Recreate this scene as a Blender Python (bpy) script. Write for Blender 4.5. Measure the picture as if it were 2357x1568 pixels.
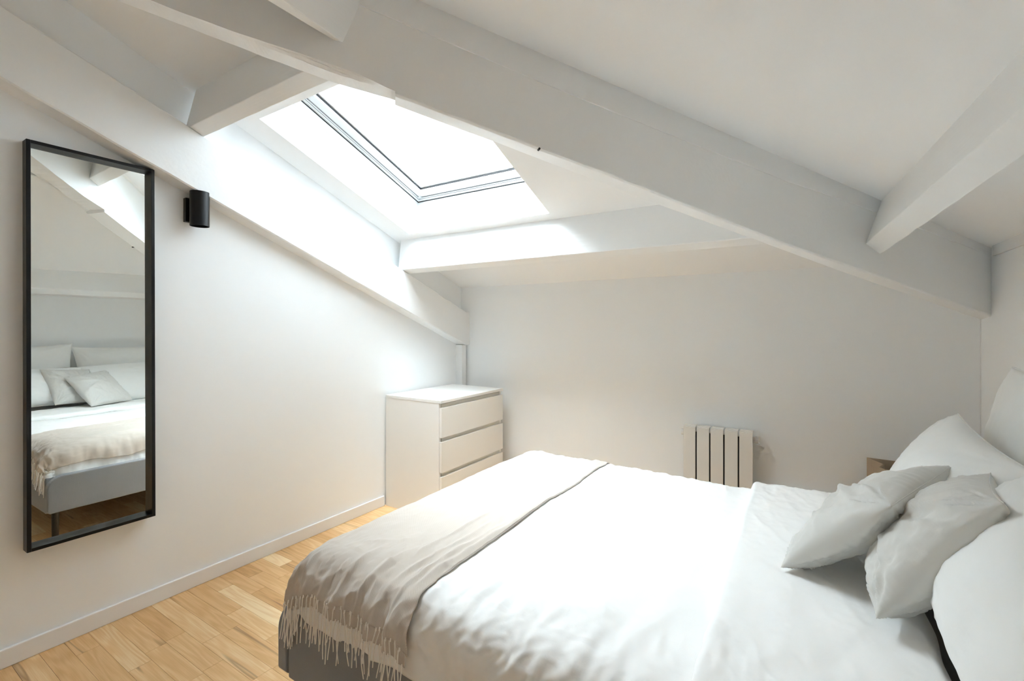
import bpy, bmesh, math, random
from mathutils import Vector, noise, Matrix
for o in list(bpy.data.objects): bpy.data.objects.remove(o)
S = bpy.context.scene
COL = S.collection
R = math.radians
H = 1.25                      # eye height: all coordinates below have z = 0 at the eye, floor at -H
YAW = R(32.1)
# ------------------------------------------------------------------ camera
cd = bpy.data.cameras.new('camera'); cam = bpy.data.objects.new('camera', cd); COL.objects.link(cam)
cam.location = (0, 0, H); cam.rotation_euler = (R(90), 0, YAW)
cd.sensor_width = 36; cd.lens = 1062 / 2357 * 36; cd.shift_y = -(784 - 753) / 2357; cd.clip_start = 0.02
S.camera = cam
# ------------------------------------------------------------------ sky, light, exposure
W = bpy.data.worlds.new('overcast_sky'); S.world = W; W.use_nodes = True
bg = W.node_tree.nodes['Background']; bg.inputs[0].default_value = (0.79, 0.90, 1.0, 1); bg.inputs[1].default_value = 3.0
S.view_settings.view_transform = 'Standard'; S.view_settings.look = 'None'
S.cycles.max_bounces = 24; S.cycles.diffuse_bounces = 16; S.cycles.glossy_bounces = 6; S.cycles.transparent_max_bounces = 12
S.view_settings.exposure = 1.2; S.view_settings.gamma = 1; S.view_settings.use_curve_mapping = False
sd_ = bpy.data.lights.new('hazy_sun', 'SUN'); sd_.energy = 50; sd_.angle = R(118); sd_.color = (.83, .92, 1)
sun = bpy.data.objects.new('hazy_sun', sd_); COL.objects.link(sun); sun.location = (-6, 4, 9)
sun.rotation_euler = Vector((.80, .78, -.94)).to_track_quat('-Z', 'Y').to_euler()
# ------------------------------------------------------------------ projection helpers: measured edges are laid on their own planes
F, HZ = 1062., 753.
def ray(u, v):
    t = (u - 1178.5) / F
    return Vector((-math.sin(YAW) + t * math.cos(YAW), math.cos(YAW) + t * math.sin(YAW), (HZ - v) / F))
def onx(u, v, x): d = ray(u, v); return d * (x / d.x)
def ony(u, v, y): d = ray(u, v); return d * (y / d.y)
def onz(u, v, z): d = ray(u, v); return d * (z / d.z)
def onpl(u, v, n, c): d = ray(u, v); return d * (c / d.dot(n))
def lerp(a, b, t): return a + (b - a) * t
# ------------------------------------------------------------------ materials
def mat(name, col, rough=.5, bump=None, spec=.5, metal=0, sheen=0, vary=0):
    m = bpy.data.materials.new(name); m.use_nodes = True
    nt = m.node_tree; b = nt.nodes['Principled BSDF']
    b.inputs['Base Color'].default_value = (*col, 1); b.inputs['Roughness'].default_value = rough
    b.inputs['Specular IOR Level'].default_value = spec; b.inputs['Metallic'].default_value = metal
    if sheen:
        b.inputs['Sheen Weight'].default_value = sheen
    tc = nt.nodes.new('ShaderNodeTexCoord')
    prev = None
    for (sc, det, st, dist) in (bump or []):
        mp = nt.nodes.new('ShaderNodeMapping'); mp.inputs['Scale'].default_value = sc
        nt.links.new(tc.outputs['Object'], mp.inputs[0])
        n = nt.nodes.new('ShaderNodeTexNoise'); n.inputs['Scale'].default_value = 1; n.inputs['Detail'].default_value = det
        nt.links.new(mp.outputs[0], n.inputs['Vector'])
        bp = nt.nodes.new('ShaderNodeBump'); bp.inputs['Strength'].default_value = st; bp.inputs['Distance'].default_value = dist
        nt.links.new(n.outputs['Fac'], bp.inputs['Height'])
        if prev: nt.links.new(prev.outputs[0], bp.inputs['Normal'])
        prev = bp
    if prev: nt.links.new(prev.outputs[0], b.inputs['Normal'])
    if vary:
        n = nt.nodes.new('ShaderNodeTexNoise'); n.inputs['Scale'].default_value = 6; n.inputs['Detail'].default_value = 4
        nt.links.new(tc.outputs['Object'], n.inputs['Vector'])
        mx = nt.nodes.new('ShaderNodeMix'); mx.data_type = 'RGBA'
        mx.inputs['A'].default_value = (*[c * (1 - vary) for c in col], 1); mx.inputs['B'].default_value = (*[min(1, c * (1 + vary)) for c in col], 1)
        nt.links.new(n.outputs['Fac'], mx.inputs['Factor']); nt.links.new(mx.outputs['Result'], b.inputs['Base Color'])
    return m
WALL = mat('wall_paint', (.872, .890, .902), .7, [((60, 60, 60), 4, .15, .001)], .3)
CEIL = mat('ceiling_paint', (.878, .885, .888), .75, [((40, 40, 40), 4, .15, .001)], .25)
BEAM = mat('beam_paint', (.855, .865, .868), .42, [((9, 9, 9), 6, .45, .004), ((60, 60, 60), 5, .35, .0015)], .45)
BEAMX = mat('beam_paint_grain_across', (.860, .868, .868), .42, [((4, 90, 90), 5, .6, .0015), ((9, 9, 9), 4, .3, .003)], .45)
BEAMY = mat('beam_paint_grain_along', (.860, .868, .868), .42, [((90, 4, 90), 5, .6, .0015), ((9, 9, 9), 4, .3, .003)], .45)
TRIM = mat('white_gloss_trim', (.84, .84, .84), .25, None, .5)
PVC = mat('white_window_lacquer', (.74, .76, .77), .3)
GASKET = mat('black_rubber', (.02, .02, .022), .5)
BLACK = mat('matte_black_metal', (.006, .006, .007), .34, None, .32)
LACQ = mat('dresser_foil', (.78, .765, .735), .33, [((30, 30, 30), 3, .08, .001)], .45)
LACQD = mat('dresser_inner', (.66, .65, .60), .5)
RADM = mat('radiator_enamel', (.78, .76, .72), .35)
DARKIN = mat('dark_gap', (.04, .04, .04), .8)  # near-black of the slat base; also paints shade in the radiator gaps
UPH = mat('grey_upholstery', (.25, .255, .27), .9, [((14, 500, 500), 3, .6, .001), ((500, 500, 20), 3, .4, .001)], .15, sheen=.3, vary=.1)
SHEET = mat('dark_grey_sheet', (.16, .16, .15), .9)
DUV = mat('white_cotton', (.90, .90, .89), .85, [((14, 9, 14), 6, .35, .006), ((420, 420, 420), 2, .12, .0006)], .15, sheen=.15)
PIL = mat('white_pillow_cotton', (.83, .84, .83), .85, [((7, 7, 7), 5, .35, .008), ((420, 420, 420), 2, .12, .0006)], .15, sheen=.15)
CUS = mat('grey_satin_cushion', (.65, .645, .615), .5, [((6, 9, 6), 5, .3, .008), ((600, 600, 600), 2, .1, .0004)], .3, sheen=.25)
SEAM = mat('seam_thread', (.30, .29, .26), .9)
BAG = mat('brown_linen_bag', (.40, .32, .235), .85, [((300, 300, 12), 3, .7, .002), ((12, 12, 200), 3, .4, .001)], .15, vary=.16)
TASM = mat('tassel_yarn', (.90, .87, .82), .9, None, .1)
MIR = mat('mirror_glass', (.90, .93, .915), .0, None, .5, 1)
BRONZE = mat('dark_bronze_leg', (.02, .015, .012), .3)
def throw_mat():
    m = mat('beige_twill_throw', (.66, .61, .56), .9, None, .12, sheen=.3)
    nt = m.node_tree; b = nt.nodes['Principled BSDF']
    uv = nt.nodes.new('ShaderNodeAttribute'); uv.attribute_name = 'cloth'
    w = nt.nodes.new('ShaderNodeTexWave'); w.wave_type = 'BANDS'; w.bands_direction = 'DIAGONAL'; w.inputs['Scale'].default_value = 250
    w.inputs['Distortion'].default_value = .4
    nt.links.new(uv.outputs['Vector'], w.inputs['Vector'])
    mx = nt.nodes.new('ShaderNodeMix'); mx.data_type = 'RGBA'
    mx.inputs['A'].default_value = (.53, .46, .395, 1); mx.inputs['B'].default_value = (.69, .625, .56, 1)
    nt.links.new(w.outputs['Fac'], mx.inputs['Factor']); nt.links.new(mx.outputs['Result'], b.inputs['Base Color'])
    bp = nt.nodes.new('ShaderNodeBump'); bp.inputs['Strength'].default_value = .4; bp.inputs['Distance'].default_value = .0008
    nt.links.new(w.outputs['Fac'], bp.inputs['Height']); nt.links.new(bp.outputs[0], b.inputs['Normal'])
    return m
THROW = throw_mat()
def oak_mat():
    m = bpy.data.materials.new('oak_floor'); m.use_nodes = True; nt = m.node_tree; N = nt.nodes; L = nt.links
    b = N['Principled BSDF']; b.inputs['Roughness'].default_value = .42; b.inputs['Specular IOR Level'].default_value = .4
    tc = N.new('ShaderNodeTexCoord'); tone = N.new('ShaderNodeAttribute'); tone.attribute_name = 'tone'
    seed = N.new('ShaderNodeAttribute'); seed.attribute_name = 'seed'
    add = N.new('ShaderNodeVectorMath'); add.operation = 'MULTIPLY_ADD'
    add.inputs[1].default_value = (9, 5, 7); L.new(seed.outputs['Vector'], add.inputs[0]); L.new(tc.outputs['Object'], add.inputs[2])
    mp = N.new('ShaderNodeMapping'); mp.inputs['Scale'].default_value = (.9, 9, 9); L.new(add.outputs[0], mp.inputs[0])
    warp = N.new('ShaderNodeTexNoise'); warp.inputs['Scale'].default_value = 1.6; warp.inputs['Detail'].default_value = 2; L.new(mp.outputs[0], warp.inputs['Vector'])
    mm = N.new('ShaderNodeMath'); mm.operation = 'MULTIPLY'; mm.inputs[1].default_value = 16; L.new(warp.outputs['Fac'], mm.inputs[0])
    sn = N.new('ShaderNodeMath'); sn.operation = 'SINE'
    m3 = N.new('ShaderNodeMath'); m3.operation = 'MULTIPLY'; m3.inputs[1].default_value = 3.2; L.new(mm.outputs[0], m3.inputs[0]); L.new(m3.outputs[0], sn.inputs[0])
    mp2 = N.new('ShaderNodeMapping'); mp2.inputs['Scale'].default_value = (7, 260, 60); L.new(add.outputs[0], mp2.inputs[0])
    fine = N.new('ShaderNodeTexNoise'); fine.inputs['Scale'].default_value = 1; fine.inputs['Detail'].default_value = 4; L.new(mp2.outputs[0], fine.inputs['Vector'])
    g = N.new('ShaderNodeMath'); g.operation = 'MULTIPLY_ADD'; g.inputs[1].default_value = .085; L.new(sn.outputs[0], g.inputs[0])
    g2 = N.new('ShaderNodeMath'); g2.operation = 'MULTIPLY_ADD'; g2.inputs[1].default_value = .42; L.new(fine.outputs['Fac'], g2.inputs[0])
    L.new(tone.outputs['Fac'], g2.inputs[2]); L.new(g2.outputs[0], g.inputs[2])
    cr = N.new('ShaderNodeValToRGB'); e = cr.color_ramp.elements
    e[0].position = .05; e[0].color = (.36, .19, .08, 1); e[1].position = 1; e[1].color = (.90, .69, .42, 1)
    k = e.new(.42); k.color = (.66, .385, .165, 1); k = e.new(.72); k.color = (.78, .50, .245, 1)
    L.new(g.outputs[0], cr.inputs[0])
    # dark mineral streaks
    mp3 = N.new('ShaderNodeMapping'); mp3.inputs['Scale'].default_value = (1.1, 24, 5); L.new(add.outputs[0], mp3.inputs[0])
    st = N.new('ShaderNodeTexNoise'); st.inputs['Scale'].default_value = 1; st.inputs['Detail'].default_value = 1; L.new(mp3.outputs[0], st.inputs['Vector'])
    sr = N.new('ShaderNodeValToRGB'); e = sr.color_ramp.elements
    e[0].position = .68; e[0].color = (0, 0, 0, 1); e[1].position = .76; e[1].color = (0, 0, 0, 1); q = e.new(.72); q.color = (.6, .6, .6, 1)
    L.new(st.outputs['Fac'], sr.inputs[0])
    mx = N.new('ShaderNodeMix'); mx.data_type = 'RGBA'; mx.inputs['B'].default_value = (.22, .105, .045, 1)
    L.new(sr.outputs[0], mx.inputs['Factor']); L.new(cr.outputs[0], mx.inputs['A']); L.new(mx.outputs['Result'], b.inputs['Base Color'])
    bp = N.new('ShaderNodeBump'); bp.inputs['Strength'].default_value = .12; bp.inputs['Distance'].default_value = .001
    L.new(fine.outputs['Fac'], bp.inputs['Height']); L.new(bp.outputs[0], b.inputs['Normal'])
    return m
OAK = oak_mat()
def glass_mat():
    m = bpy.data.materials.new('clear_pane'); m.use_nodes = True; nt = m.node_tree; nt.nodes.clear()
    o = nt.nodes.new('ShaderNodeOutputMaterial'); t = nt.nodes.new('ShaderNodeBsdfTransparent'); g = nt.nodes.new('ShaderNodeBsdfGlossy')
    t.inputs[0].default_value = (.97, .985, .98, 1); g.inputs['Roughness'].default_value = .0
    lw = nt.nodes.new('ShaderNodeLayerWeight'); lw.inputs[0].default_value = .3
    f = nt.nodes.new('ShaderNodeMath'); f.operation = 'MULTIPLY_ADD'; f.inputs[1].default_value = .25; f.inputs[2].default_value = .03
    nt.links.new(lw.outputs['Facing'], f.inputs[0])
    mx = nt.nodes.new('ShaderNodeMixShader'); nt.links.new(f.outputs[0], mx.inputs[0]); nt.links.new(t.outputs[0], mx.inputs[1]); nt.links.new(g.outputs[0], mx.inputs[2])
    nt.links.new(mx.outputs[0], o.inputs[0]); return m
GLASS = glass_mat()
# ------------------------------------------------------------------ object helpers
def tag(o, label=None, cat=None, group=None, kind=None):
    if label: o['label'] = label
    if cat: o['category'] = cat
    if group: o['group'] = group
    if kind: o['kind'] = kind
    return o
def wloc(o):
    v = Vector((0, 0, 0))
    while o: v += o.location; o = o.parent
    return v
def empty(name, loc, label, cat, group=None):
    o = bpy.data.objects.new(name, None); o.empty_display_size = .1; COL.objects.link(o)
    o.location = (loc[0], loc[1], loc[2] + H); return tag(o, label, cat, group)
def mk(name, verts, faces, m, parent=None, smooth=False, bevel=0, seg=2, fix=True):
    """one mesh object; verts in eye-based coordinates; origin at the base centre of its own bounds"""
    xs = [v[0] for v in verts]; ys = [v[1] for v in verts]; zs = [v[2] for v in verts]
    org = Vector(((min(xs) + max(xs)) / 2, (min(ys) + max(ys)) / 2, min(zs) + H))
    me = bpy.data.meshes.new(name)
    me.from_pydata([(v[0] - org.x, v[1] - org.y, v[2] + H - org.z) for v in verts], [], faces)
    if fix:
        b = bmesh.new(); b.from_mesh(me); bmesh.ops.recalc_face_normals(b, faces=b.faces); b.to_mesh(me); b.free()
    if smooth:
        for p in me.polygons: p.use_smooth = True
    me.materials.append(m)
    o = bpy.data.objects.new(name, me); COL.objects.link(o)
    if parent:
        o.parent = parent; o.location = org - wloc(parent)
    else: o.location = org
    if bevel:
        bv = o.modifiers.new('bevel', 'BEVEL'); bv.width = bevel; bv.segments = seg; bv.limit_method = 'ANGLE'; bv.harden_normals = False
    return o
class G:
    """collects shapes into one mesh"""
    def __init__(s): s.v = []; s.f = []
    def add(s, v, f):
        k = len(s.v); s.v += [tuple(p) for p in v]; s.f += [tuple(i + k for i in q) for q in f]
    def box(s, x0, x1, y0, y1, z0, z1):
        s.add([(x0, y0, z0), (x1, y0, z0), (x1, y1, z0), (x0, y1, z0), (x0, y0, z1), (x1, y0, z1), (x1, y1, z1), (x0, y1, z1)],
              [(0, 3, 2, 1), (4, 5, 6, 7), (0, 1, 5, 4), (1, 2, 6, 5), (2, 3, 7, 6), (3, 0, 4, 7)])
    def loft(s, rings, cap=True):
        n = len(rings[0]); v = [p for r in rings for p in r]; f = []
        for i in range(len(rings) - 1):
            for j in range(n): f.append((i * n + j, i * n + (j + 1) % n, (i + 1) * n + (j + 1) % n, (i + 1) * n + j))
        if cap: f.append(tuple(range(n))[::-1]); f.append(tuple(range((len(rings) - 1) * n, len(rings) * n)))
        s.add(v, f)
    def prism(s, poly, off):
        s.loft([[Vector(p) for p in poly], [Vector(p) + Vector(off) for p in poly]])
    def tube(s, pts, r, n=6, r1=None):
        rings = []
        for i, p in enumerate(pts):
            p = Vector(p); a = Vector(pts[max(0, i - 1)]); b = Vector(pts[min(len(pts) - 1, i + 1)]); t = (b - a).normalized()
            q = t.orthogonal().normalized() if i == 0 else (q - t * q.dot(t)).normalized(); w = t.cross(q)
            rr = r if r1 is None else lerp(r, r1, i / (len(pts) - 1))
            rings.append([p + (q * math.cos(2 * math.pi * k / n) + w * math.sin(2 * math.pi * k / n)) * rr for k in range(n)])
        s.loft(rings)
    def mk(s, name, m, parent=None, **k): return mk(name, s.v, s.f, m, parent, **k)
def box(name, x0, x1, y0, y1, z0, z1, m, parent=None, **k):
    g = G(); g.box(x0, x1, y0, y1, z0, z1); return g.mk(name, m, parent, **k)
def struct(o): o['kind'] = 'structure'; return o
# ------------------------------------------------------------------ room shell
XL, YB, XR, YF = -2.482, 3.13, .745, -1.35
SL = .3832; Z1 = 1.5356                 # ceiling over the skylight: z = Z1 - SL*y
CR, SR = .364 + SL * .745, SL            # ceiling over the bed head: z = CR - SR*x
HIP = (Z1 - CR) / SL                     # valley line under the hip rafter: y - x = HIP
nrm = Vector((0, SL, 1)).normalized(); nrm2 = Vector((SR, 0, 1)).normalized()
yz = lambda y: Z1 - SL * y
xz = lambda x: CR - SR * x
struct(box('wall_left', XL - .15, XL, YF - .15, YB + .15, -H, 1.75, WALL))
struct(box('wall_back', XL, XR + .15, YB, YB + .15, -H, .75, WALL))
struct(box('wall_right', XR, XR + .15, YF - .15, YB, -H, .75, WALL))
struct(box('wall_front', XL, XR, YF - .15, YF, -H, 2.0, WALL))
SX0, SX1, SY0, SY1, SD = -2.30, -1.21, 1.285, 2.326, .25
c = G()
def cprism(poly, zf, n, d=.25): c.prism([(x, y, zf(x, y)) for x, y in poly], n * d)
zA = lambda x, y: yz(y); zB = lambda x, y: xz(x)
cprism([(XL, XL + HIP), (SX0, SX0 + HIP), (SX0, YB), (XL, YB)], zA, nrm)
cprism([(SX1, SX1 + HIP), (XR, XR + HIP), (XR, YB), (SX1, YB)], zA, nrm)
cprism([(SX0, SY1), (SX1, SY1), (SX1, YB), (SX0, YB)], zA, nrm)
cprism([(SX0, SX0 + HIP), (SX1, SX1 + HIP), (SX1, SY0), (SX0, SY0)], zA, nrm)
cl = struct(c.mk('ceiling', CEIL))
c = G(); cprism([(XL, YF), (XR, YF), (XR, XR + HIP), (XL, XL + HIP)], zB, nrm2); struct(c.mk('ceiling', CEIL))
# the walls stop at the ceilings: they are plain slabs that run up past them outside
# ------------------------------------------------------------------ skylight
T = Vector((0, 1, -SL)).normalized()
def P(x, t, d):  # x across, t metres down the slope from the top of the opening, d metres above the ceiling
    o = Vector((x, SY0, yz(SY0))); return o + T * t + nrm * d
SLN = (SY1 - SY0) * math.hypot(1, SL)
def ringbox(g, i0, i1, d0, d1):
    x0, x1, t0, t1 = SX0, SX1, 0, SLN
    def rect(i, d): return [P(x0 + i, t0 + i, d), P(x1 - i, t0 + i, d), P(x1 - i, t1 - i, d), P(x0 + i, t1 - i, d)]
    A, B, C_, D = rect(i0, d0), rect(i1, d0), rect(i1, d1), rect(i0, d1)
    v = A + B + C_ + D; f = []
    for a in range(4):
        for k in range(4):
            b = (a + 1) % 4; k2 = (k + 1) % 4
            f.append((a * 4 + k, a * 4 + k2, b * 4 + k2, b * 4 + k))
    g.add(v, f)
win = bpy.data.objects.new('window_1', None); COL.objects.link(win); p = P((SX0 + SX1) / 2, SLN, .25); win.location = (p.x, p.y, p.z + H); win['kind'] = 'structure'
tag(win, 'white framed roof window letting daylight in above the bed foot')
g = G(); ringbox(g, -.01, .0035, .205, .25); g.mk('lining_trim', PVC, win)
g = G(); ringbox(g, -.03, .006, .25, .256); g.mk('gap_seal', GASKET, win)
g = G(); ringbox(g, -.03, .022, .256, .34); ringbox(g, -.03, .030, .262, .34); g.mk('outer_frame', PVC, win, bevel=.0015)
g = G(); ringbox(g, .028, .085, .275, .34); ringbox(g, .034, .088, .270, .34); g.mk('sash', PVC, win, bevel=.002)
g = G(); ringbox(g, .0225, .0255, .2605, .27); ringbox(g, .0305, .0325, .2665, .275); g.mk('gap_shade_rings', mat('gap_shade_grey', (.22, .23, .24), .6), win)  # grey rings paint the thin shadow gaps between outer frame and sash
g = G(); ringbox(g, .084, .0935, .285, .335); g.mk('glazing_gasket', GASKET, win)
g = G(); ringbox(g, .088, .104, .293, .34); g.mk('glazing_bead', PVC, win, bevel=.001)
g = G(); i = .095; q = [P(SX0 + i, i, .30), P(SX1 - i, i, .30), P(SX1 - i, SLN - i, .30), P(SX0 + i, SLN - i, .30)]
g.prism(q, nrm * .006); g.mk('pane', GLASS, win)
g = G()
for x in (SX0 + .040,): 
    a = P(x + .006, SLN - .045, .268); g.tube([a, a + nrm * -.012], .005, 8)
    a = P(x + .016, SLN - .040, .268); g.tube([a, a + nrm * -.008], .004, 8)
g.mk('latch_pin', PVC, win)
# portal helps the renderer find the opening; it adds no light of its own
ld = bpy.data.lights.new('skylight_portal', 'AREA'); ld.shape = 'RECTANGLE'; ld.size = SX1 - SX0; ld.size_y = SLN; ld.cycles.is_portal = True
lo = bpy.data.objects.new('skylight_portal', ld); COL.objects.link(lo); p = P((SX0 + SX1) / 2, SLN / 2, .36); lo.location = (p.x, p.y, p.z + H)
lo.rotation_euler = (-math.atan(SL), 0, 0)
# ------------------------------------------------------------------ beams
def rough(p, a=.003, s=9): 
    n = noise.noise_vector(Vector(p) * s); return Vector(p) + n * a
# left wall rafter
XFc = -2.389
def pl(pts, key=1):   # interpolate z over y
    pts = sorted((p[key], p[2]) for p in pts)
    def f(y):
        for (a, za), (b, zb) in zip(pts, pts[1:]):
            if y <= b or (b, zb) == pts[-1]: return za + (zb - za) * (y - a) / (b - a)
    return f
lo_f = pl([onx(0, 178, XFc), onx(1057, 785, XFc)]); up_f = pl([onx(0, 10, XFc), onx(435, 290, XFc), onx(925, 620, XFc), onx(1080, 723, XFc)])
g = G(); rings = []
y = YF
while y < YB:
    yy = min(y, YB - .001); wob = .004 * noise.noise(Vector((yy * 6, 0, 3))); wb2 = .003 * noise.noise(Vector((yy * 11, 5, 3)))
    lz = lo_f(yy) + wob; uz = up_f(yy) + wb2
    # the underside starts 9 mm lower at the wall than at the face
    rings.append([(XL, yy, lz - .002), (XFc - .006, yy, lz), (XFc, yy, lz + .006), (XFc + .001 * math.sin(yy * 5), yy, (lz + uz) / 2), (XFc, yy, uz - .006), (XFc - .006, yy, uz), (XL, yy, uz + .001)])
    y += .06
rings.append([(p[0], YB, p[2]) for p in rings[-1]])
g.loft(rings); o = g.mk('rafter', BEAM); tag(o, 'white painted rafter sloping along the top of the mirror wall', 'beam')
# post in the corner
box_post = box('corner_post', XL, -2.412, 3.055, 3.112, -H, lo_f(3.08) - .001, BEAM, bevel=.003)
tag(box_post, 'slim white corner post rising behind the dresser to the rafter', 'post')
# hip rafter: cross-sections along its plan line
TH = R(43.4); HW = .10
Cn = ony(2256, 735, YB); hn = Vector((math.cos(TH), -math.sin(TH), 0)); hd = Vector((-math.sin(TH), -math.cos(TH), 0)); hc = hn.dot(Cn)
def hipf(pts, off):
    r = []
    for uv in pts:
        p = onpl(uv[0], uv[1], hn, hc + off); r.append(((p - Cn).dot(hd), p.z))
    r.sort()
    def f(t):
        if t <= r[0][0]: (a, za), (b, zb) = r[0], r[2]
        elif t >= r[-1][0]: (a, za), (b, zb) = r[-3], r[-1]
        else:
            for (a, za), (b, zb) in zip(r, r[1:]):
                if a <= t <= b: break
        return za + (zb - za) * (t - a) / (b - a)
    return f
L1 = hipf([(909.6, 241.6), (1053, 296), (1130, 323), (1533, 477), (1728.6, 547.8), (1929.6, 622.4), (2256, 735)], 0)
R1 = hipf([(909.6, 218.6), (1240.6, 343), (1418.6, 410), (1800, 559.2), (2287, 730)], HW)
CH = .022
L0 = hipf([(268, 0), (560, 112), (690, 161.5), (780, 194), (900, 228)], 0)
R0 = hipf([(560, 88), (624, 113), (690, 138.5), (759, 165), (794, 177.6), (851, 193), (894, 203)], HW - CH)
K0 = hipf([(344, 0), (499, 59), (560, 80), (624, 101), (688, 122), (754, 145), (820, 168), (894, 203)], HW)
SEAMF = hipf([(840, 18), (1034, 100), (1225, 182), (1426, 264.6), (1799, 413.8), (2025, 492)], HW)
tn = (onpl(909.6, 218.6, hn, hc + HW) - Cn).dot(hd)      # the notch
def hp(t, off, z): q = Cn + hd * t + hn * off; return Vector((q.x, q.y, z))
def hsec(t, notch):
    wl = .002 * noise.noise(Vector((t * 14, 1, 0))); wr = .002 * noise.noise(Vector((t * 12, 7, 0)))
    zt = 2.0 * 0 + Z1 - SL * (Cn.y + hd.y * t) + .10
    if notch:   # rough waney edge before the notch
        e = .004 * noise.noise(Vector((t * 30, 3, 0)))
        zl, zr, zk = L0(t) + wl, R0(t) + e, K0(t) + wr
        k = [hp(t, HW - CH * f + .011 * noise.noise(Vector((t * 13, f * 7, 4))) * math.sin(f * math.pi) - .004 * abs(noise.noise(Vector((t * 40, f * 30, 8)))), lerp(zk, zr, f)) for f in (.85, .7, .5, .3, .15)]
        return [hp(t, 0, zt), hp(t, 0, zl)] + [hp(t, HW - CH, zr)] + k + [hp(t, HW, zk), hp(t, HW, SEAMF(t)), hp(t, HW, zt)]
    zl, zr = L1(t) + wl, R1(t) + wr
    k = [hp(t, HW - .008 * (1 - f) * 1.0, zr + .006 * f) for f in (.15, .3, .5, .7, .85)]
    return [hp(t, 0, zt), hp(t, 0, zl)] + [hp(t, HW - .010, zr)] + k + [hp(t, HW, zr + .008), hp(t, HW, max(SEAMF(t), zr + .02)), hp(t, HW, zt)]
TX = (XR - Cn.x - hn.x * HW) / hd.x      # where the right face meets the bed-head wall
g = G(); ts = []
t = -.02
while t < tn - .005: ts.append(t); t += .045
ts.append(tn)
g.loft([hsec(t, False) for t in ts])
ts = []; t = tn
while t < 4.6: ts.append(t); t += .012
g.loft([hsec(t, True) for t in ts])
hip = g.mk('hip_rafter', BEAM); tag(hip, 'heavy white hip beam running diagonally under the ceiling, chipped along its lower edge', 'beam')
g = G(); rings = []; t = max(TX + .0, .1)
while t < 3.02:
    zs = SEAMF(t) + .0015 * noise.noise(Vector((t * 15, 2, 9))); z2 = xz(Cn.x + hd.x * t + hn.x * HW) + .03
    rings.append([hp(t, HW - .01, zs), hp(t, HW + .0035, zs), hp(t, HW + .0035, z2), hp(t, HW - .01, z2)]); t += .05
g.loft(rings); g.mk('upper_board', BEAM, hip, bevel=.0015)
a = onpl(1241, 343, hn, hc + HW); g = G(); g.tube([a + hn * -.01, a + hn * .004], .004, 8); g.mk('screw', GASKET, hip)
# cross beams on the skylight side
def crossbeam(name, prof, label):
    """prof = (y,z) of underside near, underside far, far top, near top"""
    g = G(); rings = []; n = 40
    for i in range(n + 1):
        s = i / n; r = []
        for k, (yy, zz) in enumerate(prof):
            x1 = Cn.x + hd.x * ((Cn.y - yy) / -hd.y) + .03; x = lerp(XFc - .05, x1, s)
            e = .0015 if k < 2 else 0
            r.append((x, yy + e * noise.noise(Vector((x * 9, k, 1))), zz + e * noise.noise(Vector((x * 9, k, 5)))))
        rings.append(r)
    g.loft(rings); o = g.mk(name, BEAMX, bevel=.003); return tag(o, label, 'beam')
crossbeam('purlin', [(2.358, .406), (2.436, .385), (2.478, .66), (2.392, .69)], 'white horizontal purlin below the roof window, from rafter to hip beam')
crossbeam('purlin', [(1.015, .927), (1.073, .899), (1.135, 1.17), (1.075, 1.20)], 'short white purlin at the upper edge of the roof window')
# purlins on the bed side
def ybeam(p0, p1, q0, q1, t0, t1, name, label, yend=YF):
    def ext(a, b, y): return a + (b - a) * ((y - a.y) / (b.y - a.y))
    ys = lambda a: [a.y + .07 + (yend - a.y - .07) * i / 40 for i in range(41)]
    g = G(); rings = []
    for i in range(41):
        y = ys(p0)[i]
        A = ext(p0, p1, y); B = ext(q0, q1, y); C_ = ext(t0, t1, y); up = (C_ - A)
        C_ = A + up * 1.35; D = B + up * 1.35
        A = A + Vector((0, 0, .0015 * noise.noise(Vector((y * 9, 1, 1))))); B = B + Vector((.0015 * noise.noise(Vector((y * 9, 3, 1))), 0, .002 * noise.noise(Vector((y * 7, 2, 1)))))
        rings.append([A, B, D, C_])
    g.loft(rings); o = g.mk(name, BEAMY, bevel=.003); return tag(o, label, 'beam')
A = onpl(1993, 561, hn, hc + HW); A1 = onz(2357, 244, A.z); B = onpl(2026.5, 585.7, hn, hc + HW); B1 = onz(2357, 360, B.z)
Tt = onpl(2031, 457, hn, hc + HW); T1 = onz(2230.6, 229.6, Tt.z)
ybeam(A, A1, B, B1, Tt, T1, 'purlin', 'white purlin running from the hip beam towards the viewer above the pillows')
A = onpl(766, 92, hn, hc + HW); B = onpl(788, 98, hn, hc + HW)
A1 = onz(613, 0, A.z); B1 = onz(652, 0, B.z)
Tt = onpl(838, 2, hn, hc + HW)
ybeam(A, A1, B, B1, A + (Tt - B), A1 + (Tt - B), 'purlin', 'upper white purlin meeting the hip beam at the top of the picture')
# ceiling trim on the bed-head wall, corner bead, baseboards, ledge
struct(box('trim_1', XR - .012, XR, YF, 2.93, .322, .372, TRIM, bevel=.002))
struct(box('trim_2', XR - .004, XR, YB - .004, YB, -H, .05, TRIM))
struct(box('trim_3', -.30, XR, YB - .05, YB, -H, -.952, TRIM, bevel=.004))
def baseboard(name, x0, x1, y0, y1): return struct(box(name, x0, x1, y0, y1, -H, -1.18, TRIM, bevel=.0035, seg=3))
baseboard('baseboard_left', XL, XL + .013, YF, 2.262)
baseboard('baseboard_right', XR - .013, XR, YF, YB - .05)
baseboard('baseboard_back', -1.93, -.30, YB - .013, YB)
baseboard('baseboard_front', XL + .013, XR - .013, YF, YF + .013)
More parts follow.
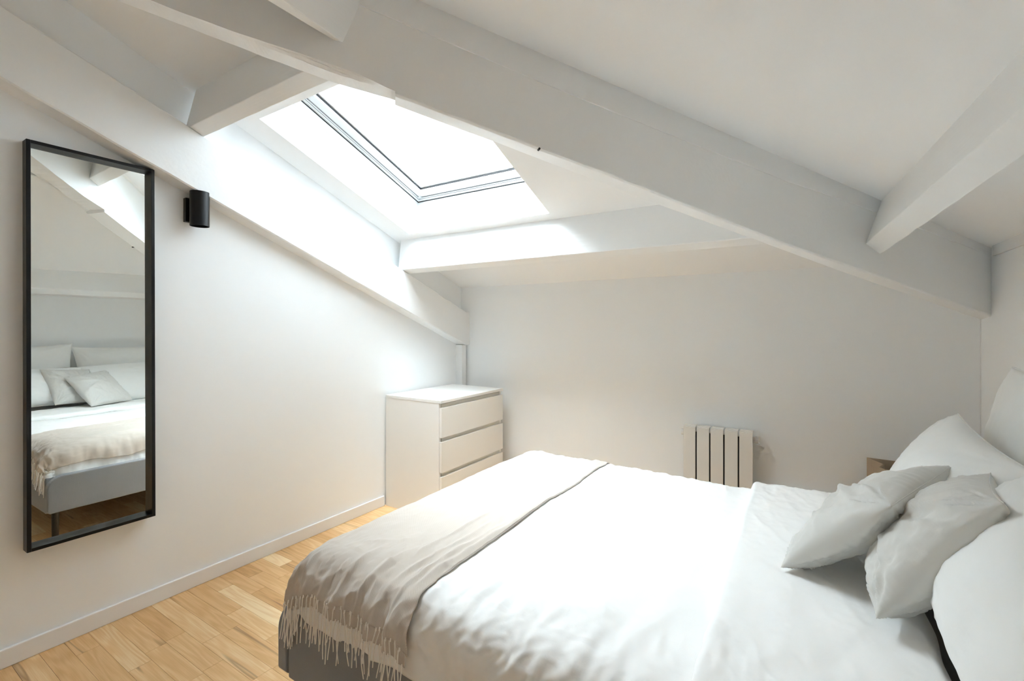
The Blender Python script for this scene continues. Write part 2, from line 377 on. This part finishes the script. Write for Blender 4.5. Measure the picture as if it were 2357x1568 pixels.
# ------------------------------------------------------------------ floor: two-strip oak boards made of short staves
random.seed(4)
slab = struct(box('floor', XL, XR, YF, YB, -H - .06, -H - .004, mat('floor_joint', (.25, .14, .06), .9)))
def stave(g, x0, x1, y0, y1):
    b = .0004; z = -H; z0 = -H - .005
    g.add([(x0, y0, z0), (x1, y0, z0), (x1, y1, z0), (x0, y1, z0), (x0 + b, y0 + b, z), (x1 - b, y0 + b, z), (x1 - b, y1 - b, z), (x0 + b, y1 - b, z)],
          [(4, 5, 6, 7), (0, 1, 5, 4), (1, 2, 6, 5), (2, 3, 7, 6), (3, 0, 4, 7)])
def attrs(o, tones):
    me = o.data; a = me.attributes.new('tone', 'FLOAT', 'FACE'); s = me.attributes.new('seed', 'FLOAT_VECTOR', 'FACE')
    for i, (t, sd) in enumerate(tones): a.data[i].value = t; s.data[i].vector = sd
PW = .1435; far = G(); ft = []; nst = 0
row = math.floor((YF - .605) / PW * 2); y = .605 + row * PW / 2
while y < YB:
    y0, y1 = max(y, YF), min(y + PW / 2, YB); y += PW / 2; row += 1
    if y1 - y0 < .004: continue
    x = XL
    first = random.uniform(.12, .5)
    while x < XR - .01:
        l = first if x == XL else random.choice([.22, .3, .36, .42, .5, .6]); x1 = min(x + l, XR)
        if XR - x1 < .05: x1 = XR
        tone = random.choices([.16, .26, .32, .37, .42, .47, .66], [1, 2.4, 3, 3, 2.4, 1.6, .8])[0] + random.uniform(-.03, .03) + .07
        sd = Vector((random.random(), random.random(), random.random())) * 6
        gap = .0001
        if x < -.9 and .05 < y0 < 2.45 and nst < 298:
            g = G(); stave(g, x + gap, x1 - gap, y0 + gap, y1 - gap); o = g.mk('floor_stave', OAK, slab, fix=False)
            attrs(o, [(tone, sd)] * 5); nst += 1
        else:
            stave(far, x + gap, x1 - gap, y0 + gap, y1 - gap); ft += [(tone, sd)] * 5
        x = x1
o = far.mk('floor_staves', OAK, slab, fix=False); attrs(o, ft); o['kind'] = 'stuff'
# ------------------------------------------------------------------ mirror
MT = .007
def mp_(x, y, z):   # hangs with its head leaning back a touch
    return Vector((XL + .001 + x - MT * (z - .0) * 1 + MT * .76, y, z))
my0, my1, mz0, mz1, mdp, lip = .491, .892, -.836, .699, .048, .0125
mr = empty('wall_mirror', (XL + .03, (my0 + my1) / 2, mz0), 'tall mirror in a deep slim black frame on the left wall', 'mirror')
def mbar(y0, y1, z0, z1, x0=0., x1=mdp):
    g = G(); g.add([mp_(a, b, c_) for c_ in (z0, z1) for (a, b) in ((x0, y0), (x1, y0), (x1, y1), (x0, y1))],
                   [(0, 3, 2, 1), (4, 5, 6, 7), (0, 1, 5, 4), (1, 2, 6, 5), (2, 3, 7, 6), (3, 0, 4, 7)]); return g
mbar(my0, my0 + lip, mz0, mz1).mk('frame_side', BLACK, mr, bevel=.001)
mbar(my1 - lip, my1, mz0, mz1).mk('frame_side', BLACK, mr, bevel=.001)
mbar(my0 + lip, my1 - lip, mz1 - lip, mz1).mk('frame_top', BLACK, mr, bevel=.001)
mbar(my0 + lip, my1 - lip, mz0, mz0 + lip).mk('frame_bottom', BLACK, mr, bevel=.001)
g = mbar(my0 + lip, my1 - lip, mz0 + lip, mz1 - lip, .002, .008); g.mk('backing', BLACK, mr)
g = G(); x = .0125; g.add([mp_(a, b, c_) for c_ in (mz0 + lip + .001, mz1 - lip - .001) for (a, b) in ((.009, my0 + lip + .001), (x, my0 + lip + .001), (x, my1 - lip - .001), (.009, my1 - lip - .001))],
                    [(0, 3, 2, 1), (4, 5, 6, 7), (0, 1, 5, 4), (1, 2, 6, 5), (2, 3, 7, 6), (3, 0, 4, 7)]); g.mk('glass', MIR, mr)
# ------------------------------------------------------------------ wall lamp
xc = XL + .067; pc = onx(459.5, 480, xc); rc = .040
lamp = empty('wall_lamp', (XL, pc.y, .48), 'black cylinder wall lamp just under the rafter, right of the mirror', 'lamp')
def tubewall(name, cx, cy, z0, z1, r, m, parent, n=48, thick=.002):
    g = G(); rings = []
    for (rr, z) in ((r, z0), (r, z1), (r - thick, z1), (r - thick, z0), (r, z0)):
        rings.append([(cx + rr * math.cos(2 * math.pi * k / n), cy + rr * math.sin(2 * math.pi * k / n), z) for k in range(n)])
    g.loft(rings, cap=False); return g.mk(name, m, parent, smooth=True)
ztop = onx(460, 441, xc).z - .004; zbot = onx(460, 521, xc).z
o = tubewall('shade', xc, pc.y, zbot, ztop, rc, BLACK, lamp)
es = o.modifiers.new('edge', 'EDGE_SPLIT'); es.split_angle = R(40)
for za in (zbot + .03, ztop - .045): g = G(); g.tube([(xc, pc.y, za), (xc, pc.y, za + .015)], rc - .003, 32); g.mk('bulb_holder', BLACK, lamp)
ph = onx(421, 510, XL); box('backplate', XL, XL + .026, ph.y + .001, ph.y + .062, onx(421, 511, XL).z, onx(424, 457, XL).z, BLACK, lamp, bevel=.0015)
# ------------------------------------------------------------------ chest of drawers
dx0, dx1, dy0, dy1, dzt = XL + .014, -1.960, 2.270, 2.994, -.475
dr = empty('chest_of_drawers', ((dx0 + dx1) / 2, (dy0 + dy1) / 2, -H), 'off-white chest with three handleless drawers in the far left corner', 'dresser')
th = .019; fx = dx1 - .019
box('top_panel', dx0, dx1, dy0 - .002, dy1 + .002, dzt - th, dzt, LACQ, dr, bevel=.001)
box('side_panel', dx0, fx - .002, dy0, dy0 + .018, -H, dzt - th, LACQ, dr, bevel=.0008)
box('side_panel', dx0, fx - .002, dy1 - .018, dy1, -H, dzt - th, LACQ, dr, bevel=.0008)
box('back_panel', dx0, dx0 + .006, dy0 + .018, dy1 - .018, -H + .02, dzt - th, LACQD, dr)
box('plinth', fx - .03, fx - .012, dy0 + .018, dy1 - .018, -H, -H + .055, LACQ, dr)
for (a, b) in ((-.523, -.716), (-.744, -.941), (-.969, -1.185)):
    d = box('drawer', fx, dx1, dy0 + .003, dy1 - .003, b, a, LACQ, dr, bevel=.0008)
    g = G(); g.box(dx0 + .03, fx - .0, dy0 + .024, dy1 - .024, b + .01, a + .026 if a < -.6 else a + .022); g.mk('drawer_box', LACQD, d)
# ------------------------------------------------------------------ radiator
ry1 = YB - .025; ry0 = 3.03
rx = [ony(u, 990, ry0).x for u in (1571.5, 1600.8, 1632.2, 1665, 1699.3, 1734.2)]
x0r, pitch = rx[0], (rx[5] - rx[0]) / 5
zr = ony(1572, 979, ry0).z; zrb = -H + .10
rad = empty('radiator', ((rx[0] + rx[5]) / 2, (ry0 + ry1) / 2, zrb), 'off-white five-section radiator low on the back wall', 'radiator')
for k in range(5):
    a = x0r + k * pitch + .0042; b = a + pitch - .0084; g = G()
    g.box(a, b, ry0, ry0 + .006, zrb, zr - .006)                     # front plate
    n = 5; prof = []
    for i in range(n + 1):
        an = i / n * math.pi / 2; prof.append((ry0 + .012 * (1 - math.sin(an)), zr - .012 * (1 - math.cos(an)) - .0))
    v = [(a, y_, z_ - .003) for y_, z_ in prof] + [(b, y_, z_ - .003) for y_, z_ in prof]
    g.box(a, b, ry0 + .004, ry0 + .036, zr - .007, zr - .001)        # near top fin
    g.box(a, b, ry0 + .041, ry1 - .004, zr - .006, zr)               # far top fin
    g.box((a + b) / 2 - .003, (a + b) / 2 + .003, ry0 + .004, ry1 - .004, zrb, zr - .007)
    g.box(a + .006, b - .006, ry1 - .008, ry1 - .004, zrb, zr - .02)
    g.box(a + .02, b - .02, ry0 + .03, ry0 + .06, zrb + .02, zr - .03)
    g.mk('section', RADM, rad, bevel=.0012)
for zz, e0 in ((zr - .05, .013), (zrb + .05, 0)):
    g = G(); g.tube([(rx[0] - e0, ry0 + .045, zz), (rx[5] + e0, ry0 + .045, zz)], .016, 14); g.mk('manifold', RADM, rad)
g = G(); g.tube([(rx[5] + .008, ry0 + .045, zr - .05), (rx[5] + .024, ry0 + .045, zr - .05)], .021, 12); g.tube([(rx[5] + .016, ry0 + .04, zr - .068), (rx[5] + .016, ry0 + .04, zr - .03)], .008, 8)
g.tube([(rx[5] + .010, ry0 + .035, zr - .066), (rx[5] + .032, ry0 + .035, zr - .066)], .004, 6); g.mk('bleed_valve', TRIM, rad)
g = G(); g.tube([(rx[0] - .004, ry0 + .045, zr - .05), (rx[0] - .016, ry0 + .045, zr - .05)], .019, 12); g.mk('end_plug', TRIM, rad)
for kx in (rx[1], rx[4]):
    for zz in (zr - .10, zrb + .06): box('wall_bracket', kx - .012, kx + .012, ry1 - .02, YB, zz, zz + .02, TRIM, rad)
box('gap_shade_sheet', rx[0] + .012, rx[5] - .012, ry0 + .016, ry0 + .018, zrb + .02, zr - .035, DARKIN, rad)  # added dark sheet: paints the shade seen in the gaps between sections
# ------------------------------------------------------------------ brown bag behind the bed
zb = -.69
rim = [onz(u, v, zb) for u, v in ((1995, 1053), (2031.5, 1068), (2023, 1075.5), (2036, 1080.5), (2062, 1086))]
rim = [Vector((p.x, p.y, zb)) for p in rim]
dE = Vector((1, -.02, 0)); f_end = rim[-1] + Vector((.17, .0, 0)); b_end = Vector((f_end.x + .01, rim[0].y - .015, zb))
loop = rim + [f_end, (f_end + b_end) / 2 + Vector((-.035, 0, 0)), b_end]
def bagwall(loop, z0, z1, th_, flare=0):
    g = G(); n = len(loop); cen = sum(loop, Vector()) / n; rings = []
    seq = [(z0, 0), (z0, 1), (z1, 1), (z1, 0), (z0, 0)]
    for z, inn in ((z0, 0), (lerp(z0, z1, .5), 0), (z1, 0), (z1, 1), (lerp(z0, z1, .5), 1), (z0 + .004, 1)):
        rr = []
        for p in loop:
            d = (cen - p).normalized(); q = p + d * (th_ * inn); rr.append((q.x, q.y, z))
        rings.append(rr)
    g.loft(rings, cap=False); m = len(rings) * n
    g.f.append(tuple(range((len(rings) - 1) * n, len(rings) * n))); g.f.append(tuple(range(n)))
    return g
bag = empty('storage_bag', (sum(p.x for p in loop) / len(loop), sum(p.y for p in loop) / len(loop), -H), 'brown woven open-topped bag on the floor between bed and back wall', 'bag')
bagwall(loop, -H, zb, .004).mk('body', BAG, bag)
cen = sum(loop, Vector()) / len(loop)
cuff = [p + (cen - p).normalized() * .0055 for p in loop]
g = G(); n = len(cuff); rings = []
for z, e in ((zb - .034, 0), (zb - .034, .003), (zb - .002, .003), (zb - .002, 0)):
    rings.append([tuple(Vector((p.x, p.y, z)) + (cen - p).normalized() * e) for p in cuff])
rings.append(rings[0]); g.loft(rings, cap=False); g.mk('inner_hem', BAG, bag)
# ------------------------------------------------------------------ bed
bx0, bx1, by0, by1, bz0, bz1 = -1.34, .715, .808, 2.21, -1.037, -.832
bed = empty('bed', ((bx0 + bx1) / 2, (by0 + by1) / 2, -H), 'double bed with low grey upholstered frame and dark round legs', 'bed')
def panel_x(name, x0, x1):   # foot/head board: rounded top corners
    g = G(); r = .075; pts = [(by0 - .004, bz0 + .012), (by0 + .006, bz0)] + [(by1 - .006, bz0), (by1 + .004, bz0 + .012)]
    n = 8
    for i in range(n + 1): a = i / n * math.pi / 2; pts.append((by1 + .004 - r * (1 - math.cos(a)), bz1 - r + r * math.sin(a)))
    for i in range(n + 1): a = math.pi / 2 - i / n * math.pi / 2; pts.append((by0 - .004 + r * (1 - math.cos(a)), bz1 - r + r * math.sin(a)))
    g.prism([(x0, y_, z_) for y_, z_ in pts], (x1 - x0, 0, 0)); return g.mk(name, UPH, bed, bevel=.006, seg=3)
panel_x('footboard', bx0, bx0 + .045); panel_x('head_rail', bx1 - .045, bx1)
box('side_rail', bx0 + .047, bx1 - .047, by0, by0 + .04, bz0 - .006, bz1 - .01, UPH, bed, bevel=.006, seg=3)
box('side_rail', bx0 + .047, bx1 - .047, by1 - .04, by1, bz0 - .006, bz1 - .01, UPH, bed, bevel=.006, seg=3)
for lx in (bx0 + .07, bx1 - .12):
    for ly in (by0 + .045, by1 - .045):
        g = G(); g.tube([(lx, ly, bz0 - .004), (lx, ly, -H)], .017, 20, .014); g.mk('leg', BRONZE, bed, smooth=False)
box('slat_base', bx0 + .046, bx1 - .046, by0 + .041, by1 - .041, bz0 + .05, bz0 + .08, DARKIN, bed)
mt = box('mattress', bx0 + .07, bx1 - .05, by0 + .055, by1 - .055, bz0 + .081, -.745, SHEET, bed, bevel=.035, seg=4)
# cloth draped over the mattress: near/far/foot drops
FX0, NY0, NY1, RR, ZT = -1.195, .905, 2.125, .095, -.672
def edge(a, r=RR, flare=.02):
    if a <= 0: return 0, 0
    q = math.pi * r / 2
    if a < q: return r * math.sin(a / r), r * (1 - math.cos(a / r))
    return r + flare * (a - q), r + (a - q)
def fb(p, o=4, h=1.0): return noise.fractal(Vector(p), h, 2.0, o)
def rg(x, y, z): return (1 - min(1, 2.2 * abs(noise.noise(Vector((x, y, z)))))) ** 2
def drape(px, py, lift=0, fold=1.0, seed=0, flare=.02, crease=1.0):
    ax = max(0, FX0 - px); ay = max(0, NY0 - py, py - NY1); near = py < NY0
    ox, dx = edge(ax, RR, flare); oy, dy = edge(ay, RR, flare)
    if ox > 0 and oy > 0:
        k = max(ox, oy) / math.hypot(ox, oy); k = lerp(1, k, .75); ox *= k; oy *= k
    dn = (dx ** 3 + dy ** 3) ** (1 / 3)
    x = (FX0 - ox) if ax > 0 else px
    y = py if ay == 0 else (NY0 - oy if near else NY1 + oy)
    z = ZT - dn
    # broad softness, long creases and hanging folds
    cx, cy = (px + 1.3) / 1.5, (py - 1.5) / .75
    z += .012 * (1 - min(1, cy * cy)) + .007 * fb((px * 2.2, py * 2.2, seed), 3)
    hang = min(1, dn / .10)
    top = 1 - hang
    if fold:
        w = fb((px * 10 + 1.5 * fb((px * 3, py * 3, 2), 2), py * 3.0, 7 + seed), 3)
        side = fold * .011 * hang * w
        if ay > 0: y += side * (-1 if near else 1)
        if ax > 0: x -= fold * .009 * min(1, dx / .08) * fb((3, py * 12, px * 4 + seed), 3)
        e = math.exp(-((ay - .06) / .09) ** 2) if ay > 0 else math.exp(-((min(py - NY0, NY1 - py)) / .12) ** 2)
        z += fold * .006 * e * fb((px * 22, py * 7, seed + 3), 3)
    if crease and ay > 0 and near:
        k = math.exp(-((ay - .10) / .085) ** 2)
        wv = .009 * rg(px * 8 + .6 * noise.noise(Vector((py * 9, px * 3, 1))), py * 3.5, seed + 31) + .006 * rg(px * 15 + py * 8, py * 7, seed + 37) + .004 * rg(px * 30 - py * 22, py * 26, seed + 44)
        y -= crease * k * wv * .8; z += crease * k * wv * .5
    elif crease and ay == 0 and py < NY0 + .45:
        k = math.exp(-((py - NY0) / .20) ** 2)
        z += crease * k * (.0045 * rg(px * 8 + .6 * noise.noise(Vector((py * 9, px * 3, 1))), py * 3.5, seed + 31) + .0022 * rg(px * 15 + py * 8, py * 7, seed + 37))
    if crease:
        z += crease * top * .0035 * rg(px * 3.2 + 2.4 * py, py * 2.0 - px * 1.2, 13) + crease * top * .0016 * rg(px * 9 + 2 * py, py * 3.5, 17)
        z += crease * top * .0035 * (1 - abs(fb((px * 7 + 2 * py, py * 2.0 - px, 11 + seed), 4))) ** 3
        z += crease * .0014 * fb((px * 28, py * 22, 5 + seed), 4)
    return Vector((x, y, z + lift * (1 if dn < RR else .4))) + (Vector((0, -lift * hang if near else lift * hang, 0)) if ay > 0 else Vector()) + (Vector((-lift * min(1, dx / .1), 0, 0)) if ax > 0 else Vector())
def sheet(name, fn, nu, nv, m, parent=None, thick=0, uvf=None, off=-1):
    v = []; f = []; uv = []
    for i in range(nu + 1):
        for j in range(nv + 1):
            p, q = fn(i / nu, j / nv); v.append(p); uv.append(q)
    for i in range(nu):
        for j in range(nv):
            a = i * (nv + 1) + j; f.append((a, a + nv + 1, a + nv + 2, a + 1))
    o = mk(name, v, f, m, parent, smooth=True, fix=False)
    at = o.data.attributes.new('cloth', 'FLOAT_VECTOR', 'POINT')
    for k, q in enumerate(uv): at.data[k].vector = (q[0], q[1], 0)
    if thick:
        s = o.modifiers.new('solid', 'SOLIDIFY'); s.thickness = thick; s.offset = off; s.use_even_offset = False
    return o
QA = math.pi * RR / 2
def duvet_fn(s, t):
    px = lerp(FX0 - QA - .10, -.09, s)
    hem = QA + .080 + .008 * fb((px * 5, 1, 1), 3)
    py = lerp(NY0 - hem, NY1 + QA + .05, t)
    # more points where the cloth turns over the near edge
    p = drape(px, py, 0, 1.25, 0)
    if s > .94:      # dips where it slides under the turned-back part
        p.z -= .022 * ((s - .94) / .06) ** 1.5
    return p, (px, py)
duvet = sheet('duvet', duvet_fn, 230, 300, DUV, None, .022)
tag(duvet, 'white cotton duvet spread over the bed, rumpled along its hanging edge', 'duvet')
def fold_fn(s, t):
    # turned-back top of the duvet: rolled edge at x=-.145, ends by the pillows
    hem = QA + .07 + .01 * math.sin(s * 9)
    py = lerp(NY0 - hem, NY1 + QA + .04, t)
    a = (s - .06) / .94
    xe = .247 + .02 * fb((py * 3, 3, 3), 2)
    px = lerp(-.152 + .006 * fb((py * 5, 0, 8), 3), xe, max(0, a))
    p = drape(px, py, .034, 1.0, 0, crease=1.0); p.z += .003 * fb((px * 9, py * 6, 41), 4)
    if s < .06:
        b = s / .06; an = (1 - b) * math.pi * .85; r = .019
        p = p + Vector((-r * math.sin(an) * 1.0, 0, -r * (1 - math.cos(an))))
    p.z -= .045 * max(0, (s - .92) / .08) ** 2
    return p, (px, py)
sheet('turned_back_edge', fold_fn, 110, 260, DUV, duvet, .010)
# ------------------------------------------------------------------ throw blanket
random.seed(11)
hemz = [(-1.33, .175), (-1.25, .170), (-1.20, .150), (-1.12, .118), (-1.083, .112), (-.98, .112), (-.894, .115), (-.821, .120), (-.79, .140), (-.74, .150)]
def hemlen(px):
    for (a, za), (b, zb_) in zip(hemz, hemz[1:]):
        if px <= b: return za + (zb_ - za) * max(0, (px - a)) / (b - a)
    return hemz[-1][1]
RIDGE = [(-.826, .02, .75, .95, .010, .006), (-.862, .05, .70, .70, .009, .007), (-.905, .06, .72, .62, .008, .006), (-.935, .03, .95, .55, .009, .006), (-.985, .09, .72, .35, .011, .007), (-1.06, .05, .74, .25, .012, .006), (-.88, .01, 1.35, .40, .008, .004), (-.97, .02, 1.5, .5, .008, .004), (-1.12, .12, .74, .2, .012, .006), (-1.19, .1, .74, .18, .013, .006)]
def throw_pos(px, py, lift, hang=None):
    p = drape(px, py, lift, 1.25, 0, flare=.05, crease=1.0)
    ay = max(0, NY0 - py); ax = max(0, FX0 - px)
    # own folds of the thinner cloth on the hanging side, then long ridges running back over the top
    k = min(1, ay / .11)
    w = rg(px * 9 + .5 * noise.noise(Vector((py * 5, 1, px * 2))), py * 1.6, 4) + .5 * rg(px * 19, py * 2.4, 9)
    if ay > 0: p.y -= k * (.017 * w + .004 * (ay / .15)); p.x += k * .006 * noise.noise(Vector((px * 20, 3, 1)))
    for (x0, sl, y0, l, w0, h) in RIDGE:
        t = (py - y0) / l
        if 0 < t < 1:
            d = (px - (x0 + sl * (py - y0) + .012 * noise.noise(Vector((py * 5, x0 * 40, 2))))) / w0
            if abs(d) < 3: q = h * math.exp(-d * d) * math.sin(t ** .6 * math.pi); p.z += q * (1 - .6 * k); p.y -= q * k * 1.4
    return p
FXE = FX0 - QA - .035
def throw_fn(lift, extra, sm=0):
    def fn(s, t):
        foot = FXE - .018 * fb((1, t * 9, 2), 2)
        px = lerp(foot, -.800, s)
        near = hemlen(lerp(-1.30, -.79, s)) + .024 + extra + .004 * noise.noise(Vector((s * 30, 0, 3)))
        py = lerp(NY0 - near, NY1 + QA + .05, t)
        px += .045 * max(0, (NY0 - py)) * s * 2
        p = throw_pos(px, py, lift)
        if s > .975: p.z -= .002 * ((s - .975) / .025)
        return p, (px, py)
    return fn
throw = sheet('throw_blanket', throw_fn(.0085, 0), 170, 330, THROW, None, .003)
tag(throw, 'beige twill throw with fringed ends draped across the foot of the bed', 'blanket')
def under(s, t):
    foot = FXE + .01
    px = lerp(foot, -.797, s); near = hemlen(lerp(-1.30, -.79, s)) + .047 + .008 * s
    py = lerp(NY0 - near, NY1 + QA + .03, t); p = throw_pos(px, py, .006); return p, (px, py)
sheet('lower_layer', under, 120, 240, THROW, throw, .002)
def tassel(base, length, seed, out=-.010):
    rnd = random.Random(seed); g = G(); n = 9
    g.tube([base + Vector((0, .001, .004)), base + Vector((0, -.001, -.004))], .0022, 6)
    k = 1
    for q in range(k):
        sx, sy = rnd.uniform(-.013, .013), rnd.uniform(-.006, .005); ph = rnd.uniform(0, 6); am = rnd.uniform(.0008, .0030)
        ln = length * rnd.uniform(.85, 1.1); pts = []
        for i in range(n + 1):
            f = i / n
            pts.append(base + Vector((sx * f + am * math.sin(ph + f * 5), out * f + sy * f + am * .6 * math.cos(ph + 4 * f) - .001, -.002 - ln * f)))
        g.tube(pts, .0017, 5, .0014)
    return g
fn1 = throw_fn(.0085, 0)
for i in range(38):
    s = .02 + .955 * (i + random.uniform(-.3, .3)) / 37
    b = fn1(max(0, min(1, s)), 0)[0]; g = tassel(b, random.uniform(.085, .110), i); g.mk('tassel', TASM, throw)
for i in range(38):
    s = .015 + .97 * (i + random.uniform(-.4, .4)) / 37
    b = under(max(0, min(1, s)), 0)[0]; g = tassel(b, random.uniform(.08, .105), 100 + i, -.002); g.mk('tassel', TASM, throw)
for i in range(40):
    s = .02 + .955 * i / 39
    b = fn1(s, 1)[0]; g = tassel(b, random.uniform(.07, .10), 200 + i, .004); g.mk('tassel', TASM, throw)
# ------------------------------------------------------------------ pillows and cushions
def pillow(name, c, T_, m, label, cat, front, group=None, seed=0, pinch=.07, n=64, wr=.004, pw=.42, seam=None, sag=0, hemmed=False, ridges=(), seams=(1, 1, 1, 1), fr=.56):
    """c = near-bottom, far-bottom, far-top, near-top corners; front = direction the fat side faces"""
    nb, fbm, ft_, nt_ = [Vector(q) for q in c]
    N_ = (fbm - nb).cross(nt_ - nb).normalized()
    if N_.dot(Vector(front)) < 0: N_ = -N_
    def base(u, v):
        pu = u * (1 - pinch * (1 - v * v) * abs(u) ** 3 * 1.0); pv = v * (1 - pinch * (1 - u * u) * abs(v) ** 3)
        a = (pu + 1) / 2; b = (pv + 1) / 2
        return nb * (1 - a) * (1 - b) + fbm * a * (1 - b) + ft_ * a * b + nt_ * (1 - a) * b
    def pos(u, v, side):
        h = max(0, (1 - u * u) * (1 - v * v)) ** pw
        h *= 1 - sag * v * .5
        T2 = T_ * (fr if side > 0 else 1 - fr)
        p = base(u, v)
        w = 0
        for (cu, cv) in ((-1, -1), (1, -1), (1, 1), (-1, 1)):
            du, dv = u - cu, v - cv; d = math.hypot(du, dv)
            if d < 1.1:
                an = math.atan2(dv, du); w += noise.noise(Vector((an * 7, cu * 3 + seed, cv * 5 + side))) * math.exp(-((d - .3) / .3) ** 2)
        er = noise.noise(Vector((u * 14, 2 + side, seed))) * (abs(v) ** 6) + noise.noise(Vector((v * 14, 5 + side, seed))) * (abs(u) ** 6)
        w2 = fb((u * 1.6 + seed, v * 1.6, side * 3 + seed), 3)
        edgef = min(1, h * 2.2)
        q = p + N_ * side * (T2 * h * (1 + .10 * w2) + wr * edgef * (1.9 * w + .8 * er) + wr * .5 * edgef * fb((u * 6, v * 5, seed + side), 3))
        for (u0, v0, u1, v1, wd, hh) in ridges:
            if side > 0:
                dd = Vector((u1 - u0, v1 - v0)); l = dd.length; dd /= l; r = Vector((u - u0, v - v0)); t = r.dot(dd) / l; e = abs(r.x * dd.y - r.y * dd.x) / wd
                if 0 < t < 1: q += N_ * hh * math.exp(-e * e) * math.sin(t * math.pi)
        return q
    g = G(); idx = {}
    us = [math.sin((i / n - .5) * math.pi) * .35 + (i / n * 2 - 1) * .65 for i in range(n + 1)]
    for side in (1, -1):
        for i in range(n + 1):
            for j in range(n + 1):
                bd = i in (0, n) or j in (0, n)
                if side == -1 and bd: idx[(side, i, j)] = idx[(1, i, j)]; continue
                idx[(side, i, j)] = len(g.v); g.v.append(tuple(pos(us[i], us[j], side)))
    for side in (1, -1):
        for i in range(n):
            for j in range(n):
                q = [idx[(side, i, j)], idx[(side, i + 1, j)], idx[(side, i + 1, j + 1)], idx[(side, i, j + 1)]]
                g.f.append(tuple(q if side == 1 else q[::-1]))
    o = g.mk(name, m, None, smooth=True); tag(o, label, cat, group)
    # seam running round the edge
    E4 = [[base(q, -1) for q in us], [base(1, q) for q in us], [base(q, 1) for q in us[::-1]], [base(-1, q) for q in us[::-1]]]
    for k, pts in enumerate(E4):
        if not seams[k]: continue
        s = G(); s.tube([p + N_ * .0005 for p in pts], .0012 if not hemmed else .0026, 6); s.mk('piping', m, o, smooth=True)
    return o
PF = (-1, 0, .45)
pillow('pillow', [(.52, .70, -.655), (.53, 1.40, -.655), (.635, 1.415, -.105), (.60, .72, -.12)], .17, PIL,
       'white pillow upright against the wall behind the nearer front pillow', 'pillow', PF, seed=1, hemmed=True)
pillow('pillow', [(.52, 1.42, -.655), (.53, 2.17, -.655), (.60, 2.20, -.135), (.62, 1.405, -.14)], .17, PIL,
       'white pillow upright against the wall at the far side of the bed', 'pillow', PF, seed=2, hemmed=True)
pillow('pillow', [(.20, 1.40, -.625), (.24, 2.06, -.63), (.435, 2.055, -.285), (.42, 1.40, -.31)], .165, PIL,
       'white pillow leaning in front at the far side, behind the two grey cushions', 'pillow', PF, seed=3, hemmed=True)
pillow('pillow', [(.25, .60, -.615), (.25, 1.345, -.60), (.43, 1.44, -.315), (.42, .70, -.30)], .20, PIL,
       'white pillow lying nearest the viewer at the lower right', 'pillow', PF, seed=4, hemmed=True, wr=.005)
pillow('cushion', [(-.045, 1.355, -.612), (.10, 1.68, -.612), (.323, 1.555, -.343), (.16, 1.24, -.375)], .13, CUS,
       'grey satin cushion farther from the viewer, its corner on the duvet', 'cushion', (-1, -.2, .6), seed=5, wr=.009, seams=(0, 0, 1, 0), fr=.55, pw=.48,
       ridges=((-.9, .55, .35, -.1, .06, .016), (-.75, .9, -.1, .15, .05, .014), (-.95, -.2, .2, .25, .05, .011), (.1, .95, .25, .1, .06, .010), (-.9, .1, -.2, -.5, .05, .008)))
pillow('cushion', [(.128, 1.18, -.590), (.16, 1.49, -.60), (.362, 1.457, -.330), (.298, 1.13, -.305)], .155, CUS,
       'grey satin cushion nearest the viewer, leaning on the white pillows', 'cushion', (-1, -.2, .6), seed=8, wr=.009, seams=(0, 0, 1, 0), fr=.46, pw=.48,
       ridges=((-.95, .75, -.1, .2, .05, .013), (-.9, -.5, -.1, -.2, .05, .010), (-.95, .5, -.3, -.1, .04, .009), (-.9, -.85, -.2, -.6, .05, .010), (.2, .9, .3, .2, .06, .009)))
